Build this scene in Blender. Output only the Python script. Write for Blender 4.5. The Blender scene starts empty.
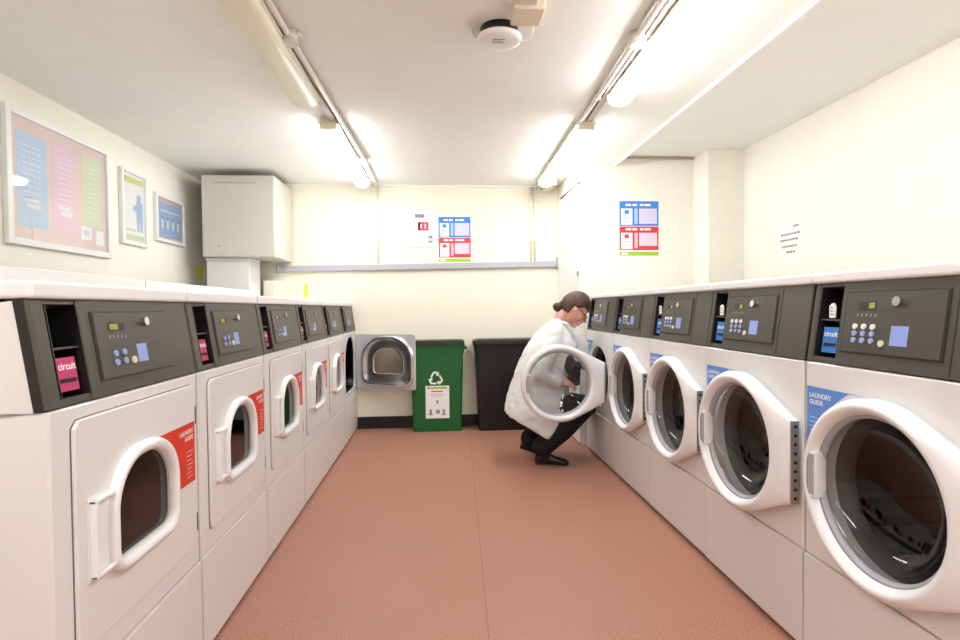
import bpy, bmesh, math, random
from mathutils import Vector, Matrix
random.seed(7)
C = bpy.context.scene.collection
PI = math.pi

# ------------------------------------------------------------------ materials
def lin(c):
    return tuple(((v/255)/12.92 if v/255 <= .04045 else ((v/255+.055)/1.055)**2.4) for v in c)

def mat(name, rgb, rough=.5, metal=0, spec=.5, bump=0, bscale=80, emit=None, estr=0, coat=0, var=0, vscale=6):
    m = bpy.data.materials.new(name); m.use_nodes = True
    nt = m.node_tree; b = nt.nodes['Principled BSDF']
    col = lin(rgb) + (1,)
    b.inputs['Base Color'].default_value = col
    b.inputs['Roughness'].default_value = rough
    b.inputs['Metallic'].default_value = metal
    b.inputs['Specular IOR Level'].default_value = spec
    b.inputs['Coat Weight'].default_value = coat
    if emit:
        b.inputs['Emission Color'].default_value = lin(emit) + (1,)
        b.inputs['Emission Strength'].default_value = estr
    tc = nt.nodes.new('ShaderNodeTexCoord')
    if var:
        n = nt.nodes.new('ShaderNodeTexNoise'); n.inputs['Scale'].default_value = vscale
        n.inputs['Detail'].default_value = 4
        r = nt.nodes.new('ShaderNodeValToRGB')
        r.color_ramp.elements[0].position = .35; r.color_ramp.elements[1].position = .65
        r.color_ramp.elements[0].color = tuple(v*(1-var) for v in col[:3]) + (1,)
        r.color_ramp.elements[1].color = tuple(min(1, v*(1+var)) for v in col[:3]) + (1,)
        nt.links.new(tc.outputs['Object'], n.inputs['Vector'])
        nt.links.new(n.outputs['Fac'], r.inputs['Fac'])
        nt.links.new(r.outputs['Color'], b.inputs['Base Color'])
    if bump:
        n = nt.nodes.new('ShaderNodeTexNoise'); n.inputs['Scale'].default_value = bscale
        n.inputs['Detail'].default_value = 3
        bp = nt.nodes.new('ShaderNodeBump'); bp.inputs['Strength'].default_value = bump
        bp.inputs['Distance'].default_value = .01
        nt.links.new(tc.outputs['Object'], n.inputs['Vector'])
        nt.links.new(n.outputs['Fac'], bp.inputs['Height'])
        nt.links.new(bp.outputs['Normal'], b.inputs['Normal'])
    return m

def glass_mat(name, tint, refl=1.0):
    m = bpy.data.materials.new(name); m.use_nodes = True
    nt = m.node_tree
    for n in list(nt.nodes):
        if n.type != 'OUTPUT_MATERIAL': nt.nodes.remove(n)
    out = nt.nodes['Material Output']
    t = nt.nodes.new('ShaderNodeBsdfTransparent'); t.inputs['Color'].default_value = tint + (1,)
    g = nt.nodes.new('ShaderNodeBsdfGlossy'); g.inputs['Roughness'].default_value = .04
    g.inputs['Color'].default_value = (refl, refl, refl, 1)
    lw_ = nt.nodes.new('ShaderNodeLayerWeight'); lw_.inputs['Blend'].default_value = .5
    f = nt.nodes.new('ShaderNodeMath'); f.operation = 'POWER'; f.inputs[1].default_value = 4
    nt.links.new(lw_.outputs['Facing'], f.inputs[0])
    f2_ = nt.nodes.new('ShaderNodeMath'); f2_.operation = 'MULTIPLY_ADD'; f2_.inputs[1].default_value = .88; f2_.inputs[2].default_value = .035
    nt.links.new(f.outputs[0], f2_.inputs[0])
    mx = nt.nodes.new('ShaderNodeMixShader')
    nt.links.new(f2_.outputs[0], mx.inputs['Fac'])
    nt.links.new(t.outputs['BSDF'], mx.inputs[1]); nt.links.new(g.outputs['BSDF'], mx.inputs[2])
    nt.links.new(mx.outputs['Shader'], out.inputs['Surface'])
    return m

M = {}
M['enamel'] = mat('white_enamel', (228, 225, 221), .32, bump=.02, bscale=220)
M['lidwhite'] = mat('white_lid', (238, 237, 234), .4)
M['plinth'] = mat('plinth_white', (226, 221, 217), .38, bump=.02, bscale=220)
M['doorplastic'] = mat('white_door_plastic', (238, 237, 236), .35, coat=.2)
M['greyplastic'] = mat('grey_handle_plastic', (172, 172, 177), .4)
M['console'] = mat('charcoal_console', (70, 66, 56), .42, bump=.03, bscale=500)
M['consoled'] = mat('black_tray', (22, 21, 20), .5)
M['groove'] = mat('panel_groove', (40, 38, 34), .5)
M['ctrl'] = mat('control_fascia', (67, 63, 53), .38)
M['seam'] = mat('grey_door_seam', (120, 117, 112), .6)
M['pan'] = mat('satin_door_pan', (222, 224, 227), .24, .92)
M['flange'] = mat('grey_painted_flange', (196, 198, 201), .4, .2)
M['chrome'] = mat('chrome', (205, 207, 210), .18, 1)
M['steel'] = mat('brushed_steel', (176, 178, 182), .3, 1, bump=.02, bscale=300)
M['drum'] = mat('dark_drum_steel', (52, 48, 48), .25, .9)
M['hinge'] = mat('hinge_metal', (160, 156, 148), .4, .8)
M['dark'] = mat('dark_gap', (20, 18, 17), .6)
M['rubber'] = mat('door_gasket', (70, 68, 67), .5)
M['pink'] = mat('magenta_card', (196, 52, 108), .45)
M['bluecard'] = mat('blue_card', (40, 120, 200), .45)
M['white'] = mat('white_print', (246, 246, 246), .5)
M['red'] = mat('red_label', (214, 52, 30), .45)
M['blue'] = mat('blue_label', (92, 140, 212), .45)
M['lcdblue'] = mat('pale_blue_sticker', (140, 160, 220), .4)
M['btnblue'] = mat('pale_blue_button', (150, 160, 205), .4)
M['btnwhite'] = mat('white_button', (232, 230, 226), .4)
M['btnyel'] = mat('cream_button', (214, 214, 180), .4)
M['lcd'] = mat('lcd_green', (120, 128, 40), .4, emit=(170, 190, 40), estr=.25)
M['wall'] = mat('cream_paint', (247, 243, 229), .75, bump=.05, bscale=60, var=.01)
M['wallb'] = mat('cream_paint_back', (243, 238, 218), .75, bump=.05, bscale=60, var=.01)
M['ceil'] = mat('ceiling_paint', (246, 246, 238), .8, bump=.04, bscale=40, var=.01)
M['trim'] = mat('white_gloss_trim', (244, 243, 238), .4)
M['skirt'] = mat('black_vinyl_skirting', (16, 14, 15), .4)
M['cab'] = mat('grey_cabinet', (206, 203, 190), .45)
M['trunk'] = mat('grey_trunking', (182, 182, 190), .45)
M['conduit'] = mat('white_conduit', (226, 218, 208), .4)
M['shadetrunk'] = mat('shaded_trunking', (188, 172, 160), .5)  # brown tone takes in the shadow beside the ceiling conduits
M['fixture'] = mat('cream_fixture_body', (232, 226, 200), .4)
M['diffoff'] = mat('unlit_diffuser', (236, 232, 208), .35)
M['diffon'] = mat('lit_diffuser', (255, 255, 250), .4, emit=(247, 249, 254), estr=29.5)
M['black'] = mat('black_plastic', (16, 16, 17), .45)
M['beige'] = mat('beige_plastic', (230, 216, 190), .45)
M['greenbin'] = mat('green_bin_plastic', (14, 94, 38), .42, bump=.05, bscale=150)
M['blackbin'] = mat('black_bin_plastic', (14, 11, 13), .4, bump=.05, bscale=150)
M['yellow'] = mat('yellow_note', (228, 232, 90), .6)
M['paper'] = mat('white_paper', (245, 245, 244), .6)
M['sheet'] = mat('off_white_sheet', (246, 246, 238), .6)
M['ink'] = mat('grey_ink', (136, 134, 138), .6)
M['pblue'] = mat('poster_blue', (58, 132, 222), .5)
M['pbluel'] = mat('poster_light_blue', (170, 205, 240), .5)
M['pred'] = mat('poster_red', (214, 58, 66), .5)
M['predl'] = mat('poster_light_red', (238, 190, 200), .5)
M['plav'] = mat('poster_lavender', (222, 214, 236), .5)
M['pgreen'] = mat('poster_green', (160, 200, 40), .5)
M['fpink'] = mat('pale_pink', (228, 206, 200), .5)  # pale tints for the wall prints
M['fblue'] = mat('pale_blue', (184, 207, 234), .5)
M['frose'] = mat('pale_rose', (234, 200, 216), .5)
M['fgreen'] = mat('pale_green', (216, 225, 188), .5)
M['flime'] = mat('pale_lime', (206, 220, 130), .5)
M['fsky'] = mat('pale_sky', (165, 196, 232), .5)
M['fprint'] = mat('pale_white_print', (236, 236, 244), .5)
M['frame'] = mat('white_frame', (238, 238, 234), .35)
M['skin'] = mat('skin', (226, 170, 150), .55, var=.03, vscale=30)
M['hair'] = mat('brown_hair', (74, 48, 31), .5, bump=.35, bscale=260, var=.25, vscale=40)
M['coat'] = mat('white_cotton', (226, 226, 224), .85, bump=.25, bscale=26)
M['trouser'] = mat('black_cloth', (6, 6, 8), .85, bump=.2, bscale=50)
M['boot'] = mat('black_leather', (5, 5, 6), .4)
M['garment'] = mat('dark_grey_cloth', (44, 44, 50), .85, bump=.4, bscale=40)
M['glass'] = glass_mat('washer_porthole_glass', (.74, .75, .75), .95)
M['glassd'] = glass_mat('dryer_window_glass', (.45, .40, .38), 1.0)
M['pglass'] = glass_mat('poster_glazing', (.98, .98, .98), 1.0)

def floor_mat():
    m = bpy.data.materials.new('terracotta_safety_vinyl'); m.use_nodes = True
    nt = m.node_tree; b = nt.nodes['Principled BSDF']; L = nt.links.new
    tc = nt.nodes.new('ShaderNodeTexCoord')
    n = nt.nodes.new('ShaderNodeTexNoise'); n.inputs['Scale'].default_value = 230; n.inputs['Detail'].default_value = 2
    r = nt.nodes.new('ShaderNodeValToRGB'); e = r.color_ramp.elements
    e[0].position = .34; e[0].color = lin((122, 80, 64)) + (1,)
    e[1].position = .66; e[1].color = lin((192, 142, 120)) + (1,)
    k = e.new(.5); k.color = lin((162, 110, 89)) + (1,)
    n2 = nt.nodes.new('ShaderNodeTexNoise'); n2.inputs['Scale'].default_value = 1.6; n2.inputs['Detail'].default_value = 5
    mm = nt.nodes.new('ShaderNodeMapRange'); mm.inputs['To Min'].default_value = .93; mm.inputs['To Max'].default_value = 1.07
    mul = nt.nodes.new('ShaderNodeVectorMath'); mul.operation = 'SCALE'
    L(tc.outputs['Object'], n.inputs['Vector']); L(tc.outputs['Object'], n2.inputs['Vector'])
    L(n.outputs['Fac'], r.inputs['Fac']); L(n2.outputs['Fac'], mm.inputs['Value'])
    L(r.outputs['Color'], mul.inputs[0]); L(mm.outputs['Result'], mul.inputs['Scale'])
    # the welded seam between two vinyl sheets, x = .1 + .0366 y
    sp = nt.nodes.new('ShaderNodeSeparateXYZ'); L(tc.outputs['Object'], sp.inputs[0])
    a = nt.nodes.new('ShaderNodeMath'); a.operation = 'MULTIPLY_ADD'; a.inputs[1].default_value = -.0366; a.inputs[2].default_value = -.095
    L(sp.outputs['Y'], a.inputs[0])
    s = nt.nodes.new('ShaderNodeMath'); s.operation = 'ADD'; L(sp.outputs['X'], s.inputs[0]); L(a.outputs[0], s.inputs[1])
    ab = nt.nodes.new('ShaderNodeMath'); ab.operation = 'ABSOLUTE'; L(s.outputs[0], ab.inputs[0])
    lt = nt.nodes.new('ShaderNodeMath'); lt.operation = 'LESS_THAN'; lt.inputs[1].default_value = .0028; L(ab.outputs[0], lt.inputs[0])
    mx = nt.nodes.new('ShaderNodeMix'); mx.data_type = 'RGBA'
    fa = nt.nodes.new('ShaderNodeMath'); fa.operation = 'MULTIPLY'; fa.inputs[1].default_value = .5; L(lt.outputs[0], fa.inputs[0])
    L(fa.outputs[0], mx.inputs['Factor']); L(mul.outputs[0], mx.inputs['A'])
    mx.inputs['B'].default_value = lin((128, 74, 62)) + (1,)
    L(mx.outputs['Result'], b.inputs['Base Color'])
    b.inputs['Roughness'].default_value = .5
    bp = nt.nodes.new('ShaderNodeBump'); bp.inputs['Strength'].default_value = .05; bp.inputs['Distance'].default_value = .002
    L(n.outputs['Fac'], bp.inputs['Height']); L(bp.outputs['Normal'], b.inputs['Normal'])
    return m
M['floor'] = floor_mat()

def drum_mat():
    m = mat('perforated_drum', (42, 39, 39), .3, .9)
    nt = m.node_tree; b = nt.nodes['Principled BSDF']
    tc = nt.nodes.new('ShaderNodeTexCoord'); v = nt.nodes.new('ShaderNodeTexVoronoi'); v.inputs['Scale'].default_value = 70
    v.inputs['Randomness'].default_value = .15
    r = nt.nodes.new('ShaderNodeValToRGB'); e = r.color_ramp.elements
    e[0].position = .18; e[0].color = (.004, .004, .004, 1); e[1].position = .24; e[1].color = lin((42, 38, 38)) + (1,)
    nt.links.new(tc.outputs['Object'], v.inputs['Vector']); nt.links.new(v.outputs['Distance'], r.inputs['Fac'])
    nt.links.new(r.outputs['Color'], b.inputs['Base Color'])
    return m
M['perf'] = drum_mat()

# ------------------------------------------------------------------ mesh builder
class MB:
    def __init__(s): s.v = []; s.f = []; s.m = []; s.mats = []; s.sm = []
    def mi(s, k):
        if k not in s.mats: s.mats.append(k)
        return s.mats.index(k)
    def add(s, vs, fs, k, smooth=False):
        o = len(s.v); s.v += [tuple(p) for p in vs]; i = s.mi(k)
        for f in fs: s.f.append(tuple(o+a for a in f)); s.m.append(i); s.sm.append(smooth)
        return s
    def box(s, x0, x1, y0, y1, z0, z1, k, tf=None, bev=0):
        if bev:
            bm = bmesh.new(); bmesh.ops.create_cube(bm, size=1)
            for v in bm.verts: v.co = Vector(((x0+x1)/2+v.co.x*(x1-x0), (y0+y1)/2+v.co.y*(y1-y0), (z0+z1)/2+v.co.z*(z1-z0)))
            bmesh.ops.bevel(bm, geom=list(bm.edges), offset=bev, segments=3, affect='EDGES', profile=.5, clamp_overlap=True)
            bm.verts.index_update()
            vs = [v.co.copy() for v in bm.verts]; fs = [[v.index for v in f.verts] for f in bm.faces]; bm.free()
            if tf: vs = [tf(v) for v in vs]
            return s.add(vs, fs, k)
        vs = [Vector(p) for p in ((x0,y0,z0),(x1,y0,z0),(x1,y1,z0),(x0,y1,z0),(x0,y0,z1),(x1,y0,z1),(x1,y1,z1),(x0,y1,z1))]
        if tf: vs = [tf(v) for v in vs]
        return s.add(vs, [(0,3,2,1),(4,5,6,7),(0,1,5,4),(1,2,6,5),(2,3,7,6),(3,0,4,7)], k)
    def loft(s, loops, k, cap0=False, cap1=False, closed=True, smooth=True):
        n = len(loops[0]); vs = [p for l in loops for p in l]; fs = []
        for i in range(len(loops)-1):
            for j in range(n if closed else n-1):
                a = i*n+j; b = i*n+(j+1) % n; fs.append((a, b, b+n, a+n))
        s.add(vs, fs, k, smooth)
        if cap0: s.add(loops[0], [tuple(range(n))[::-1]], k)
        if cap1: s.add(loops[-1], [tuple(range(n))], k)
        return s
    def tube(s, pts, r, k, n=10, caps=True):
        pts = [Vector(p) for p in pts]
        rs = r if isinstance(r, (list, tuple)) else [r]*len(pts)
        loops = []; up = None
        for i, p in enumerate(pts):
            d = (pts[min(i+1, len(pts)-1)] - pts[max(i-1, 0)]).normalized()
            if up is None:
                up = Vector((0,0,1)) if abs(d.z) < .9 else Vector((0,1,0))
            a = d.cross(up).normalized(); up = a.cross(d).normalized()
            loops.append([p + a*math.cos(t)*rs[i] + up*math.sin(t)*rs[i] for t in [2*PI*j/n for j in range(n)]])
        return s.loft(loops, k, caps, caps)
    def cap_limb(s, pts, rs, k, n=14):
        pts = [Vector(p) for p in pts]; P = []; R_ = []
        d0 = (pts[0]-pts[1]).normalized(); d1 = (pts[-1]-pts[-2]).normalized()
        for t in (.98, .8, .45): P.append(pts[0]+d0*rs[0]*t); R_.append(rs[0]*math.sqrt(1-t*t))
        # resample with smooth interpolation
        for i in range(len(pts)-1):
            for q in range(4):
                t = q/4; P.append(pts[i].lerp(pts[i+1], t)); R_.append(rs[i]*(1-t)+rs[i+1]*t)
        P.append(pts[-1]); R_.append(rs[-1])
        for t in (.45, .8, .98): P.append(pts[-1]+d1*rs[-1]*t); R_.append(rs[-1]*math.sqrt(1-t*t))
        return s.tube(P, R_, k, n)
    def ellipsoid(s, c, ax, r, k, n=20, m=14, fn=None):
        c = Vector(c); loops = []
        for i in range(1, m):
            ph = PI*i/m; l = []
            for j in range(n):
                t = 2*PI*j/n; q = Vector((math.sin(ph)*math.cos(t)*r[0], math.sin(ph)*math.sin(t)*r[1], math.cos(ph)*r[2]))
                if fn: q = fn(q)
                l.append(c + ax[0]*q.x + ax[1]*q.y + ax[2]*q.z)
            loops.append(l)
        return s.loft(loops[::-1], k, True, True)
    def text(s, txt, size, tf, k, d=0, align='LEFT', shear=0):
        cu = bpy.data.curves.new('t', 'FONT'); cu.body = txt; cu.size = size; cu.align_x = align; cu.shear = shear
        cu.offset = size*.02; cu.resolution_u = 3
        o = bpy.data.objects.new('t', cu); C.objects.link(o)
        dg = bpy.context.evaluated_depsgraph_get(); me = o.evaluated_get(dg).to_mesh()
        vs = [tf(v.co.x, v.co.y) for v in me.vertices]; fs = [tuple(p.vertices) for p in me.polygons]
        o.evaluated_get(dg).to_mesh_clear(); bpy.data.objects.remove(o); bpy.data.curves.remove(cu)
        return s.add(vs, fs, k)
    def build(s, name, parent=None, loc=None, bevel=0, seg=2, remesh=0, subsurf=0, autosmooth=False, recalc=True):
        me = bpy.data.meshes.new(name); me.from_pydata(s.v, [], s.f)
        for k in s.mats: me.materials.append(M[k])
        for p, i, q in zip(me.polygons, s.m, s.sm): p.material_index = i; p.use_smooth = q
        if recalc:
            bm = bmesh.new(); bm.from_mesh(me); bmesh.ops.remove_doubles(bm, verts=bm.verts, dist=1e-5)
            bmesh.ops.recalc_face_normals(bm, faces=bm.faces); bm.to_mesh(me); bm.free()
        o = bpy.data.objects.new(name, me); C.objects.link(o)
        if parent: o.parent = parent
        if loc: o.location = loc
        if remesh:
            r = o.modifiers.new('r', 'REMESH'); r.mode = 'VOXEL'; r.voxel_size = remesh; r.use_smooth_shade = True
            sm = o.modifiers.new('s', 'SMOOTH'); sm.factor = .5; sm.iterations = 5
        if bevel:
            b = o.modifiers.new('b', 'BEVEL'); b.width = bevel; b.segments = seg; b.limit_method = 'ANGLE'; b.angle_limit = math.radians(40)
        return o

def tag(o, label, cat, group=None):
    o['label'] = label; o['category'] = cat
    if group: o['group'] = group
    return o
def struct(o): o['kind'] = 'structure'; return o
def thing(name, loc, rz, label, cat, group=None):
    o = bpy.data.objects.new(name, None); C.objects.link(o); o.location = loc; o.rotation_euler = (0,0,rz)
    o.empty_display_size = .1
    return tag(o, label, cat, group)
def copy_tree(o, parent=None):
    c = o.copy(); C.objects.link(c); c.parent = parent
    for ch in list(o.children):
        copy_tree(ch, c)
    return c
def child(o, kind):
    for c in o.children:
        if c.name.split('.')[0] == kind: return c

# ------------------------------------------------------------------ room
XL, XR, YB, YF, ZC = -2.15, 2.45, 5.30, -3.6, 2.34
struct(MB().box(XL-.1, XR+.1, YF-.1, YB+.1, -.1, 0, 'floor').build('floor'))
struct(MB().box(XL-.1, 1.49, YF-.1, YB+.1, ZC, ZC+.16, 'ceil').box(1.49, XR+.1, YF-.1, YB+.1, 2.40, 2.5, 'ceil').build('ceiling'))
struct(MB().box(XL-.1, XL, YF, YB, 0, ZC, 'wall').build('wall_left'))
struct(MB().box(XL-.1, 1.19, YB, YB+.1, 0, ZC, 'wallb').build('wall_back'))
struct(MB().box(1.19, XR, 4.45, YB, 0, 2.40, 'wall').build('wall_partition'))
struct(MB().box(XR, XR+.1, YF, YB, 0, 2.40, 'wall').build('wall_right'))
struct(MB().box(XL-.1, XR+.1, YF-.1, YF, 0, 2.40, 'wall').build('wall_front'))
struct(MB().box(2.155, XR, 4.2, 4.45, 0, 2.40, 'wall').build('wall_pillar'))
struct(MB().box(XL+.002, 1.188, YB-.018, YB, 0, .112, 'skirt').box(XL+.002, 1.188, YB-.024, YB, 0, .012, 'skirt').build('baseboard_back'))
struct(MB().box(1.472, 1.492, YF, 4.448, 2.318, 2.395, 'trim', bev=.003).build('trim_1'))
struct(MB().box(1.492, 2.155, 4.432, 4.45, 2.378, 2.392, 'shadetrunk').build('trim_2'))  # thin cable, its dark line also drawn for the shadow gap
struct(MB().box(XL, 1.188, YB-.02, YB, 2.322, 2.34, 'ceil').build('trim_3'))
# the white door in the return of the partition, its latch, and its head shadow drawn as a dark strip
d1 = struct(MB().box(1.172, 1.19, 4.452, 5.255, .01, 2.17, 'trim').build('door_1'))
MB().box(1.166, 1.19, 4.452, 5.10, 2.172, 2.186, 'groove').build('door_head_shadow', d1)
MB().box(1.155, 1.172, 4.455, 4.475, 1.41, 1.45, 'steel', bev=.003).build('door_latch', d1)

# boxed-in pipe in the back left corner
struct(MB().box(-1.585, -1.475, 5.10, YB, 0, 1.42, 'wallb').build('trim_4'))

# ------------------------------------------------------------------ outlines
NA = 96
ANG = [2*PI*i/NA for i in range(NA)]
def cast(poly, cy=0, cz=0):
    out = []
    for t in ANG:
        dx, dz = math.cos(t), math.sin(t); best = 0
        for i in range(len(poly)):
            ax, az = poly[i][0]-cy, poly[i][1]-cz; bx, bz = poly[(i+1) % len(poly)][0]-cy, poly[(i+1) % len(poly)][1]-cz
            ex, ez = bx-ax, bz-az; det = dx*(-ez)+ex*dz
            if abs(det) < 1e-12: continue
            s_ = (ax*(-ez)+ex*az)/det; u = (dx*az-dz*ax)/det
            if s_ > 0 and -1e-6 <= u <= 1+1e-6: best = max(best, s_)
        out.append((cy+dx*best, cz+dz*best))
    return out
def rect(y0, y1, z0, z1, cy, cz):
    o = cast([(y0,z0),(y1,z0),(y1,z1),(y0,z1)], cy, cz)
    for c in ((y0,z0),(y1,z0),(y1,z1),(y0,z1)):
        i = min(range(NA), key=lambda q: (o[q][0]-c[0])**2+(o[q][1]-c[1])**2); o[i] = c
    return o
def circ(r, cy, cz): return [(cy+r*math.cos(t), cz+r*math.sin(t)) for t in ANG]
def dshape(w, h, cy, cz, rb=.05):      # arched top, straight sides, rounded bottom corners
    hw = w/2; hh = h/2; ra = hw*.86; pts = []
    for i in range(13):
        t = PI*i/24; pts.append((hw-ra+ra*math.cos(t), hh-ra+ra*math.sin(t)))
    for i in range(13):
        t = PI/2+PI*i/24; pts.append((-hw+ra+ra*math.cos(t), hh-ra+ra*math.sin(t)))
    for i in range(7):
        t = PI+PI*i/12; pts.append((-hw+rb+rb*math.cos(t), -hh+rb+rb*math.sin(t)))
    for i in range(7):
        t = 1.5*PI+PI*i/12; pts.append((hw-rb+rb*math.cos(t), -hh+rb+rb*math.sin(t)))
    return cast([(cy+a, cz+b) for a, b in pts], cy, cz)
def at(loop, x): return [Vector((x, a, b)) for a, b in loop]
def rrect(y0, y1, z0, z1, r, cy, cz):
    p = []
    for (a, b, t0) in ((y1-r, z1-r, 0), (y0+r, z1-r, 90), (y0+r, z0+r, 180), (y1-r, z0+r, 270)):
        for i in range(5): t = math.radians(t0+i*22.5); p.append((a+r*math.cos(t), b+r*math.sin(t)))
    return cast(p, cy, cz)

# ------------------------------------------------------------------ shared console
def console(root, w, z0, z1, slant, kind):
    h = math.hypot(z1-z0, slant); up = Vector((-slant, 0, z1-z0)).normalized(); nrm = Vector((z1-z0, 0, slant)).normalized()
    def tf(v):   # v.x = outward, v.y = along, v.z = 0..1 up the slope
        return Vector((0, v.y, z0)) + up*(v.z*h) + nrm*v.x
    c = MB()
    tr0, tr1, i0, i1 = (.052, .150, .195, .535) if kind == 'dry' else (.034, .132, .157, .478)
    dep = .13
    c.box(-.024, 0, .002, tr0, 0, 1, 'console', tf, bev=.010)
    c.box(-.04, 0, tr1, w-.002, 0, 1, 'console', tf, bev=.004)
    c.box(-.026, -.006, .0015, .006, .002, .998, 'consoled', tf); c.box(-.042, -.006, w-.006, w-.0015, .002, .998, 'consoled', tf)
    c.box(-dep, -.026, .003, .03, 0, 1, 'enamel', tf); c.box(-dep, -.042, w-.03, w-.003, 0, 1, 'enamel', tf)
    c.box(-dep, -.004, tr0-.012, tr1+.004, 0, .07, 'console', tf)
    c.box(-dep, -.004, tr0-.012, tr1+.004, .955, 1, 'console', tf)
    c.box(-dep, -.09, tr0-.01, tr1+.01, 0, 1, 'consoled', tf)
    c.box(-.09, 0-.001, tr0-.001, tr0+.002, .07, .955, 'consoled', tf)
    c.box(-.09, 0-.001, tr1-.002, tr1+.001, .07, .955, 'consoled', tf)
    c.box(-.09, -.01, tr0, tr1, .53, .55, 'console', tf)     # shelf of the tray
    if kind == 'wash': c.box(-.001, .0012, .502, .505, .02, .98, 'groove', tf)
    c.build('console', root)
    t0, t1 = .17, .86
    p = MB()
    p.box(-.002, .002, i0-.006, i1+.006, t0-.02, t1+.02, 'groove', tf)
    p.box(-.002, .005, i0, i1, t0, t1, 'ctrl', tf, bev=.002)
    pan = p.build('control_panel', root)
    W = i1-i0
    def add(name, a, b, c_, d, k, th=.003, **kw):
        return MB().box(.0045, .0045+th, i0+W*a, i0+W*b, t0+(t1-t0)*c_, t0+(t1-t0)*d, k, tf, **kw).build(name, pan)
    def disc(name, a, t, r, k, th=.004):
        m = MB(); ce = tf(Vector((.005, i0+W*a, t0+(t1-t0)*t)))
        l0 = []; l1 = []
        for j in range(16):
            q = 2*PI*j/16; dv = Vector((0, 1, 0))*math.cos(q)*r + up*math.sin(q)*r
            l0.append(ce+dv); l1.append(ce+dv+nrm*th)
        m.loft([l0, l1], k, False, True, smooth=False); return m.build(name, pan)
    a = add('display', .15, .34, .72, .84, 'groove', .002)
    da, db = (.16, .26) if kind == 'dry' else (.27, .335)
    b = MB().box(.0062, .0072, i0+W*da, i0+W*db, t0+(t1-t0)*.735, t0+(t1-t0)*.825, 'lcd', tf).build('display_digits', pan)
    t_ = MB()
    for j in range(5): t_.box(.005, .0058, i0+W*(.14+.05*j), i0+W*(.155+.05*j), t0+(t1-t0)*.6, t0+(t1-t0)*.65, 'ink', tf)
    t_.build('printed_marks', pan)
    if kind == 'dry':
        for a_, t in ((.18, .36), (.29, .37), (.18, .22), (.29, .23)): disc('button', a_, t, .0082, 'btnblue')
        disc('button', .4, .22, .0095, 'btnyel')
        add('price_sticker', .47, .61, .17, .47, 'lcdblue', .001)
        disc('key_lock', .62, .84, .012, 'chrome', .012)
    else:
        for i in range(3):
            for j in range(3): disc('button', .14+.1*i, .43-.115*j, .008, 'btnwhite' if j == 0 else 'btnblue')
        disc('button', .45, .17, .009, 'btnyel')
        add('price_sticker', .53, .70, .15, .46, 'lcdblue', .001)
        disc('key_lock', .58, .84, .013, 'chrome', .012)
    # card reader in the lower pocket
    r = MB(); y0, y1 = (tr0+.016, tr1-.016) ; k = 'pink' if kind == 'dry' else 'bluecard'
    r.box(-.088, -.018, y0, y1, .13, .45, 'black', tf)
    r.box(-.018, -.014, y0, y1, .13, .45, k, tf)
    r.box(-.0142, -.012, y0+.008, y1-.008, .21, .25, 'dark', tf)
    def tt(x, y):
        return tf(Vector((-.0125, 0, 0))) + Vector((0, y0+.006+x, 0)) + up*(.335*h+y)
    r.text('circuit', .0225, tt, 'white')
    r.build('card_reader', root)
    return tf

def side_shell(root, w, ztop, zmid, zpl, depth, hole_loop, cy, cz, z1, slant, lidtop, fnt_in=.0):
    b = MB()
    fr = rect(.003, w-.003, zpl+.003, zmid-.004, cy, cz)
    fi = rect(.010, w-.010, zpl+.008, zmid-.008, cy, cz)
    b.loft([at(hole_loop, -.03), at(hole_loop, -.004), at(hole_loop, 0), at(fi, 0), at(fr, -.004), at(fr, -.012)], 'enamel', smooth=False)
    b.box(-depth, -.012, .003, .006, zpl+.003, zmid-.004, 'enamel'); b.box(-depth, -.012, w-.006, w-.003, zpl+.003, zmid-.004, 'enamel')
    b.box(-depth, -.012, .003, w-.003, zpl+.003, zpl+.008, 'enamel'); b.box(-depth, -.012, .003, w-.003, zmid-.008, zmid-.004, 'enamel')
    b.box(-depth-.004, -depth, .003, w-.003, zpl+.003, zmid-.004, 'enamel')
    b.box(-depth, -slant-.125, .003, w-.003, zmid, ztop-.003, 'enamel')
    b.build('body', root)
    l = MB(); l.box(-depth-.01, -slant+.012, .001, w-.001, ztop, lidtop, 'lidwhite', bev=.008); l.build('lid', root)
    p = MB(); p.box(-depth+.02, .004, .002, w-.002, .014, zpl, 'plinth', bev=.003)
    for yy in (.06, w-.06):
        for xx in (-.05, -depth+.1):
            p.tube([(xx, yy, 0), (xx, yy, .036)], .02, 'black', 12)
    p.build('plinth', root)

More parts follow.
